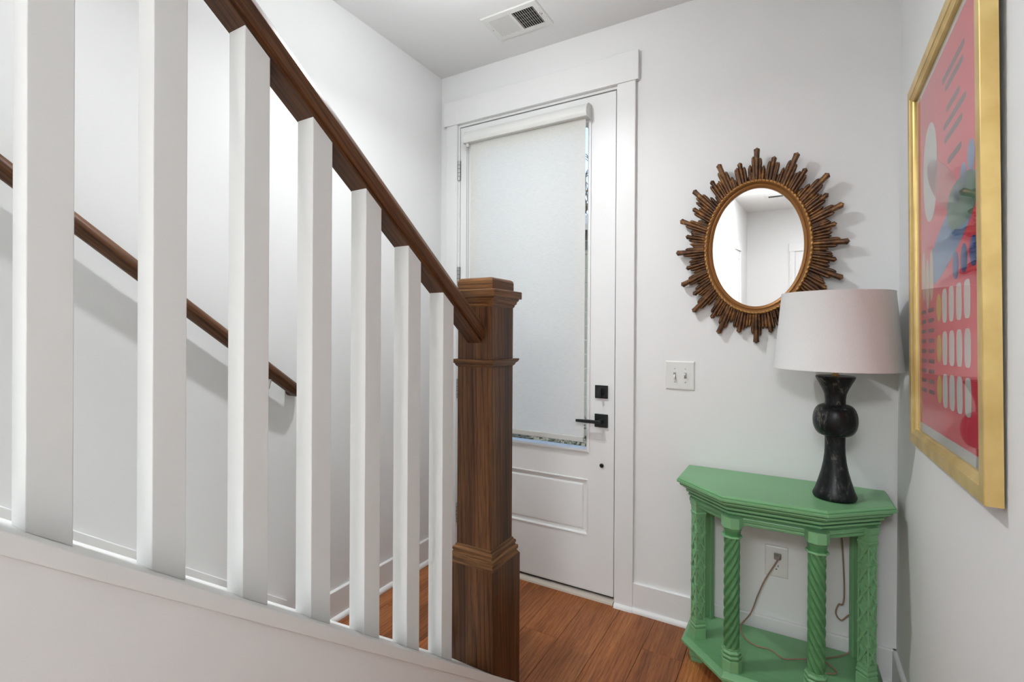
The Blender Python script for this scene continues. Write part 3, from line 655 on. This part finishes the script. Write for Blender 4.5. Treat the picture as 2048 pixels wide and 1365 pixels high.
# ================================================================== FRAMED POSTER (abstract stand-in print)
PW_, PH_, PT_ = .7445, 1.0985, .0276
pos = thing('framed_poster', (.3014, 1.2107, .9917), 'pink and red poster in a thick gold frame on the right wall', 'picture', rot=(Matrix.Rotation(-.0152, 3, 'Z') @ Matrix.Rotation(-.0071, 3, 'Y') @ Matrix.Rotation(-.0287, 3, 'X')).to_euler())
def fr_ring(prof): return [[(x_, a, a), (x_, PW_ - a, a), (x_, PW_ - a, PH_ - a), (x_, a, PH_ - a)] for a, x_ in prof]
fprof = [(.0, PT_), (.0, .0015), (.0015, 0), (.030, 0), (.032, .002), (.040, .006), (.043, .0065), (.046, .010), (.046, .016), (.044, PT_)]
for k in range(4):                            # four mitred sides
    mb = MB(); rings = fr_ring(fprof); j = (k + 1) % 4
    mb.loft([[r_[k] for r_ in rings], [r_[j] for r_ in rings]]); mb.build('frame_side', M_GOLD, pos)
MB().box(.0165, .019, .044, PW_ - .044, .044, PH_ - .044).build('mount_board', mat('mount_board', srgb(228, 226, 220), .8), pos)
PY0, PY1, PZ0, PZ1 = .066, PW_ - .066, .072, PH_ - .066
def print_mat(name, rgb): return mat(name, srgb(*rgb), .75)
MB().box(.0158, .0166, PY0, PY1, PZ0, PZ1).build('paper', print_mat('print_red', (250, 70, 92)), pos)
# local y runs away from the viewer: print's right edge is y small.  Simple overlapping colour shapes only.
def disc(cy_, cz_, ry, rz, lay, m_, name='printed_shape', rot=0, sup=1.0):
    n = 32; pts = []
    for i in range(n):
        t = 2 * math.pi * i / n; c, s = math.cos(t), math.sin(t); c = math.copysign(abs(c) ** sup, c); s = math.copysign(abs(s) ** sup, s)
        y_, z_ = ry * c, rz * s; pts.append((cy_ + y_ * math.cos(rot) - z_ * math.sin(rot), cz_ + y_ * math.sin(rot) + z_ * math.cos(rot)))
    x1_ = .0158 - .0002 * lay
    MB().loft([[(x1_ - .0002, a, b) for a, b in pts], [(.0160, a, b) for a, b in pts]]).build(name, m_, pos)
C_WHITE = print_mat('print_white', (238, 234, 226)); C_CREAM = print_mat('print_cream', (236, 206, 168)); C_BLUE = print_mat('print_blue', (110, 150, 196))
C_GREEN = print_mat('print_green', (92, 140, 116)); C_NAVY = print_mat('print_deep_blue', (40, 92, 160)); C_YEL = print_mat('print_yellow', (238, 196, 50)); C_GREY = print_mat('print_grey', (112, 74, 76)); C_ROSE = print_mat('print_rose', (222, 110, 116))
ym = (PY0 + PY1) / 2
disc(PY1 - .16, .775, .085, .135, 1, C_WHITE, sup=.9)
disc(PY1 - .30, .70, .20, .05, 1, C_ROSE, rot=.5); disc(ym - .06, .56, .24, .060, 1, C_BLUE, rot=-.30, sup=.8); disc(ym - .16, .615, .12, .055, 2, C_GREEN, sup=.8)
for q, (a, b) in enumerate(((.13, .69), (.19, .66), (.25, .63))): disc(a, b, .026, .034, 2, C_BLUE)
for q, (a, b) in enumerate(((.12, .49), (.19, .485), (.26, .48))): disc(a, b, .026, .032, 2, C_NAVY)
for q, (a, b) in enumerate(((PY1 - .07, .50), (PY1 - .12, .47), (PY1 - .17, .49))): disc(a, b, .022, .070, 2, C_CREAM)
for row, z_ in enumerate((.395, .290, .185)):
    disc(ym + .055, z_, .026, .036, 1, C_YEL)
    for q in range(4): disc(ym - .005 - q * .066, z_, .024, .042, 1, C_WHITE, sup=.55)
for q, z_ in enumerate((.955, .925, .87, .835, .80, .74)): disc(ym - .10 - .01 * (q % 2), z_, .10 - .02 * (q % 3), .008, 1, C_GREY, sup=.3)
for q in range(9):
    for cc in (PY1 - .06, PY1 - .16): disc(cc, .395 - q * .028, .034, .0055, 1, C_GREY, sup=.3)
MB().box(.0132, .0142, .044, PW_ - .044, .044, PH_ - .044).build('glazing', M_GLASS, pos)
MB().box(.019, PT_ - .001, .03, PW_ - .03, .03, PH_ - .03).build('backing_board', mat('kraft', srgb(120, 96, 70), .9), pos)

# ================================================================== SWITCH, OUTLET, VENTS
def plate(name, label, cat, cx, cz, w_, h_):
    t_ = thing(name, (cx, D, cz), label, cat)
    MB().loft([[(cx + a * (w_ / 2 - i), D - y_, cz + b * (h_ / 2 - i)) for a, b in ((-1, -1), (1, -1), (1, 1), (-1, 1))] for i, y_ in ((0, 0), (0, .002), (.002, .005), (.006, .0065))]).build('plate', M_PLASTIC, t_, smooth=20)
    return t_
sw_ = plate('light_switch', 'white double toggle switch plate beside the front door', 'light switch', -.4465, 1.1142, .126, .129)
for q, a in ((-.0225, -1), (.0235, 1)):
    x_ = -.4465 + q
    MB().box(x_ - .0055, x_ + .0055, D - .0072, D - .006, 1.1142 - .013, 1.1142 + .013).build('slot', mat('slot', srgb(150, 150, 146), .5), sw_)
    MB().loft([[(x_ + u * .0042, D - .006 - e_, 1.1142 + a * s_ + v_ * .0045) for u, v_ in ((-1, -1), (1, -1), (1, 1), (-1, 1))] for e_, s_ in ((0, 0), (.016, .008))]).build('toggle', M_PLASTIC, sw_, bevel=.001)
    for dz in (-.030, .030): MB().lathe([(.0028, 0), (.0024, .0012)], 0, 0, 12).xform(Matrix.Translation((x_, D - .0063, 1.1142 + dz)) @ Matrix.Rotation(R(90), 4, 'X')).build('screw', M_STEEL, sw_)
ou = plate('wall_outlet', 'white wall outlet with a grey plug under the green console', 'outlet', -.0605, .3695, .085, .127)
for dz in (.024, -.0215):
    f_ = MB().lathe([(.0172, 0), (.0172, .0012), (.0165, .0016)], 0, 0, 28).xform(Matrix.Translation((-.0605, D - .0063, .3695 + dz)) @ Matrix.Rotation(R(90), 4, 'X')).build('socket', M_PLASTIC, ou)
    for q in (-.0065, .0065): MB().box(-.0605 + q - .0012, -.0605 + q + .0012, D - .0086, D - .0078, .3695 + dz + .001, .3695 + dz + .010).build('slot', M_SLOT, f_)
    MB().lathe([(.0026, 0), (.0026, .0008)], 0, 0, 10).xform(Matrix.Translation((-.0605, D - .0079, .3695 + dz - .008)) @ Matrix.Rotation(R(90), 4, 'X')).build('ground_hole', M_SLOT, f_)
def vent(name, label, x0, x1, y0_, y1_, bx, by, closed, n=10, damper=True):
    cx, cy = (x0 + x1) / 2, (y0_ + y1_) / 2
    t_ = thing(name, (cx, cy, HC), label, 'air vent')
    rings = [[(x0 + i, y0_ + i, HC - z_), (x1 - i, y0_ + i, HC - z_), (x1 - i, y1_ - i, HC - z_), (x0 + i, y1_ - i, HC - z_)] for i, z_ in ((0, 0), (0, .002), (.004, .005))]
    rings += [[(x0 + bx, y0_ + by, HC - z_), (x1 - bx, y0_ + by, HC - z_), (x1 - bx, y1_ - by, HC - z_), (x0 + bx, y1_ - by, HC - z_)] for z_ in (.006, .001)]
    MB().loft(rings, caps=False).build('frame', M_PLASTIC, t_)
    MB().box(x0 + bx - .002, x1 - bx + .002, y0_ + by - .002, y1_ - by + .002, HC - .0012, HC - .0004).build('dark_duct', M_DARK, t_)
    xm = cx
    MB().box(xm - .006, xm + .006, y0_ + by, y1_ - by, HC - .0062, HC - .002).build('mullion', M_PLASTIC, t_)
    for half in (0, 1):
        xa, xb = (x0 + bx, xm - .006) if half == 0 else (xm + .006, x1 - bx)
        for k_ in range(n):
            xx = xa + (k_ + .5) * (xb - xa) / n
            tilt = .0042 if half == 0 else -.0026
            if half == 0 and closed: MB().bar((xx, y0_ + by, HC - .0045), (xx, y1_ - by, HC - .0045), Vector((.0036, 0, .0022)), Vector((0, 0, .0004))).build('louvre', M_PLASTIC, t_)
            else: MB().bar((xx, y0_ + by, HC - .004), (xx, y1_ - by, HC - .004), Vector((-.0009, 0, .0022)), Vector((.0005, 0, .0002))).build('louvre', M_PLASTIC, t_)
    if damper:
        xa, xb = xm + .006, x1 - bx
        for q in (.28, .5, .7): yy = y0_ + by + q * (y1_ - y0_ - 2 * by); MB().box(xa, xb, yy - .0014, yy + .0014, HC - .0026, HC - .0014).build('damper_blade', mat('damper', srgb(110, 112, 110), .6), t_)
        MB().box(x1 - bx + .004, x1 - bx + .010, cy - .02, cy + .008, HC - .012, HC - .005).build('damper_lever', M_PLASTIC, t_, bevel=.001)
    for xx in (x0 + bx * .5, x1 - bx * .5): MB().lathe([(.003, HC - .0072), (.003, HC - .005)], xx, cy, 10).build('screw', M_STEEL, t_)
    return t_
vent('ceiling_register', 'white two-way ceiling register above the front door', -1.302, -1.008, 1.945, 2.140, .030, .030, True)

# ================================================================== LIGHT FIXTURES, ADDED FILL PANELS
M_LENS = emit('fill_lens', (1, 1, 1), 3); M_LENS.cycles.emission_sampling = 'NONE'
def lamp_under(t_, shape, sx, sy, power, col, spread):
    ld = bpy.data.lights.new('fill_lamp', 'AREA'); ld.shape = shape; ld.size = sx; ld.energy = power; ld.color = col; ld.spread = R(spread)
    if shape == 'RECTANGLE': ld.size_y = sy
    lo = bpy.data.objects.new('fill_lamp', ld); COL.objects.link(lo); lo.location = (0, 0, -.020); lo.parent = t_
def globe_light(x, y, z, power, label, rad=.05, drop=.225, col=(1, 1, 1), down=0):
    """small opal globe on a short stem under a ceiling canopy; the globe itself gives the light"""
    t_ = thing('globe_light', (x, y, z), label, 'ceiling light')
    MB().lathe([(.060, z), (.060, z - .010), (.052, z - .018), (.012, z - .022)], x, y, 32).build('canopy', M_PLASTIC, t_, smooth=40)
    MB().lathe([(.008, z - .020), (.008, z - drop + rad)], x, y, 16).build('stem', M_PLASTIC, t_, smooth=40)
    g_ = emit('opal_glass', col, power / (4 * math.pi * rad * rad * math.pi))
    MB().lathe([(rad * math.sin(q), z - drop + rad * math.cos(q)) for q in [math.pi * (k_ + .5) / 8 for k_ in range(8)]], x, y, 14).build('globe', g_, t_, smooth=60)
    if down:                                  # the bulb shines mostly downwards
        ld = bpy.data.lights.new('globe_lamp', 'AREA'); ld.shape = 'DISK'; ld.size = rad * 2; ld.energy = down; ld.color = col; ld.spread = R(165)
        lo = bpy.data.objects.new('globe_lamp', ld); COL.objects.link(lo); lo.location = (0, 0, -drop - rad - .004); lo.parent = t_
def fill_panel(x, y, z, sx, sy, power, label, col=LIGHT_RGB):  # unseen panel added as soft fill light from above
    t_ = thing('fill_panel', (x, y, z), label, 'ceiling light')
    for a in ((x - sx / 2 - .02, x + sx / 2 + .02, y - sy / 2 - .02, y - sy / 2), (x - sx / 2 - .02, x + sx / 2 + .02, y + sy / 2, y + sy / 2 + .02), (x - sx / 2 - .02, x - sx / 2, y - sy / 2, y + sy / 2), (x + sx / 2, x + sx / 2 + .02, y - sy / 2, y + sy / 2)):
        MB().box(*a, z - .018, z).build('frame_side', M_PLASTIC, t_)
    MB().box(x - sx / 2, x + sx / 2, y - sy / 2, y + sy / 2, z - .014, z - .002).build('diffuser', M_LENS, t_)
    lamp_under(t_, 'RECTANGLE', sx, sy, power, col, 180)
globe_light(-1.03, 1.36, HC, ENTRY_W, 'small white globe ceiling light over the entry', col=LIGHT_RGB, down=ENTRY_DOWN_W)
fill_panel(-.20, -2.35, HC, .8, 1.0, HALL_W, 'added flat fill light panel over the hall beside the stair wall')
fill_panel(.9, -4.4, HC, .4, .6, HALL_W * .12, 'small added fill light panel near the hall end')
fill_panel(-1.25, -.75, 5.3, .35, 1.2, STAIR_W, 'added fill light panel on the upper stairwell ceiling')

# ================================================================== HALL SEEN IN THE MIRROR
vent('return_vent', 'long ceiling return vent in the hall reflected in the mirror', -.50, .10, -3.98, -3.72, .05, .05, False, 16, False)
def hall_door(n, label, M_, w_=.76, h_=2.03):
    """panel door with casing in local x (width), z (height), facing -y locally"""
    t_ = thing('door_%d' % n, (0, 0, 0), label, 'door', kind='structure')
    def b(mb, name, m_, par, **k): return mb.xform(M_).build(name, m_, par, **k)
    s_ = b(MB().box(-w_ / 2, w_ / 2, -.008, .0, .01, h_), 'slab', M_DOORP, t_)
    for x0, x1, z0, z1 in ((-w_ / 2 + .11, -.04, 1.12, h_ - .12), (.04, w_ / 2 - .11, 1.12, h_ - .12), (-w_ / 2 + .11, w_ / 2 - .11, .22, .98)):
        b(MB().loft([[(x0 + i, y_, z0 + i), (x1 - i, y_, z0 + i), (x1 - i, y_, z1 - i), (x0 + i, y_, z1 - i)] for i, y_ in ((0, -.0075), (.0, -.013), (.008, -.013), (.014, -.0085))], caps='end'), 'panel', M_DOORP, t_)
    for s in (-1, 1): b(MB().box(s * (w_ / 2 + .006), s * (w_ / 2 + .086), -.02, 0, 0, h_ + .01), 'side_casing', M_TRIM, t_, bevel=.002)
    b(MB().box(-w_ / 2 - .10, w_ / 2 + .10, -.025, 0, h_ + .01, h_ + .15), 'head_casing', M_TRIM, t_, bevel=.002)
    b(MB().box(w_ / 2 - .085, w_ / 2 - .03, -.016, -.008, .93, 1.0), 'handle_rose', M_BLACK, t_)
    b(MB().box(w_ / 2 - .15, w_ / 2 - .05, -.055, -.04, .955, .975), 'lever', M_BLACK, t_)
    b(MB().box(w_ / 2 - .065, w_ / 2 - .05, -.045, -.012, .957, .973), 'spindle', M_BLACK, t_)
    return t_
hall_door(2, 'white panel door on the hall stair wall, seen in the mirror', Matrix.Translation((XW1, -3.85, 0)) @ Matrix.Rotation(R(90), 4, 'Z'))
hall_door(3, 'white panel door on the hall end wall, seen at the mirror edge', Matrix.Translation((.26, -5.4, 0)) @ Matrix.Rotation(R(180), 4, 'Z'))
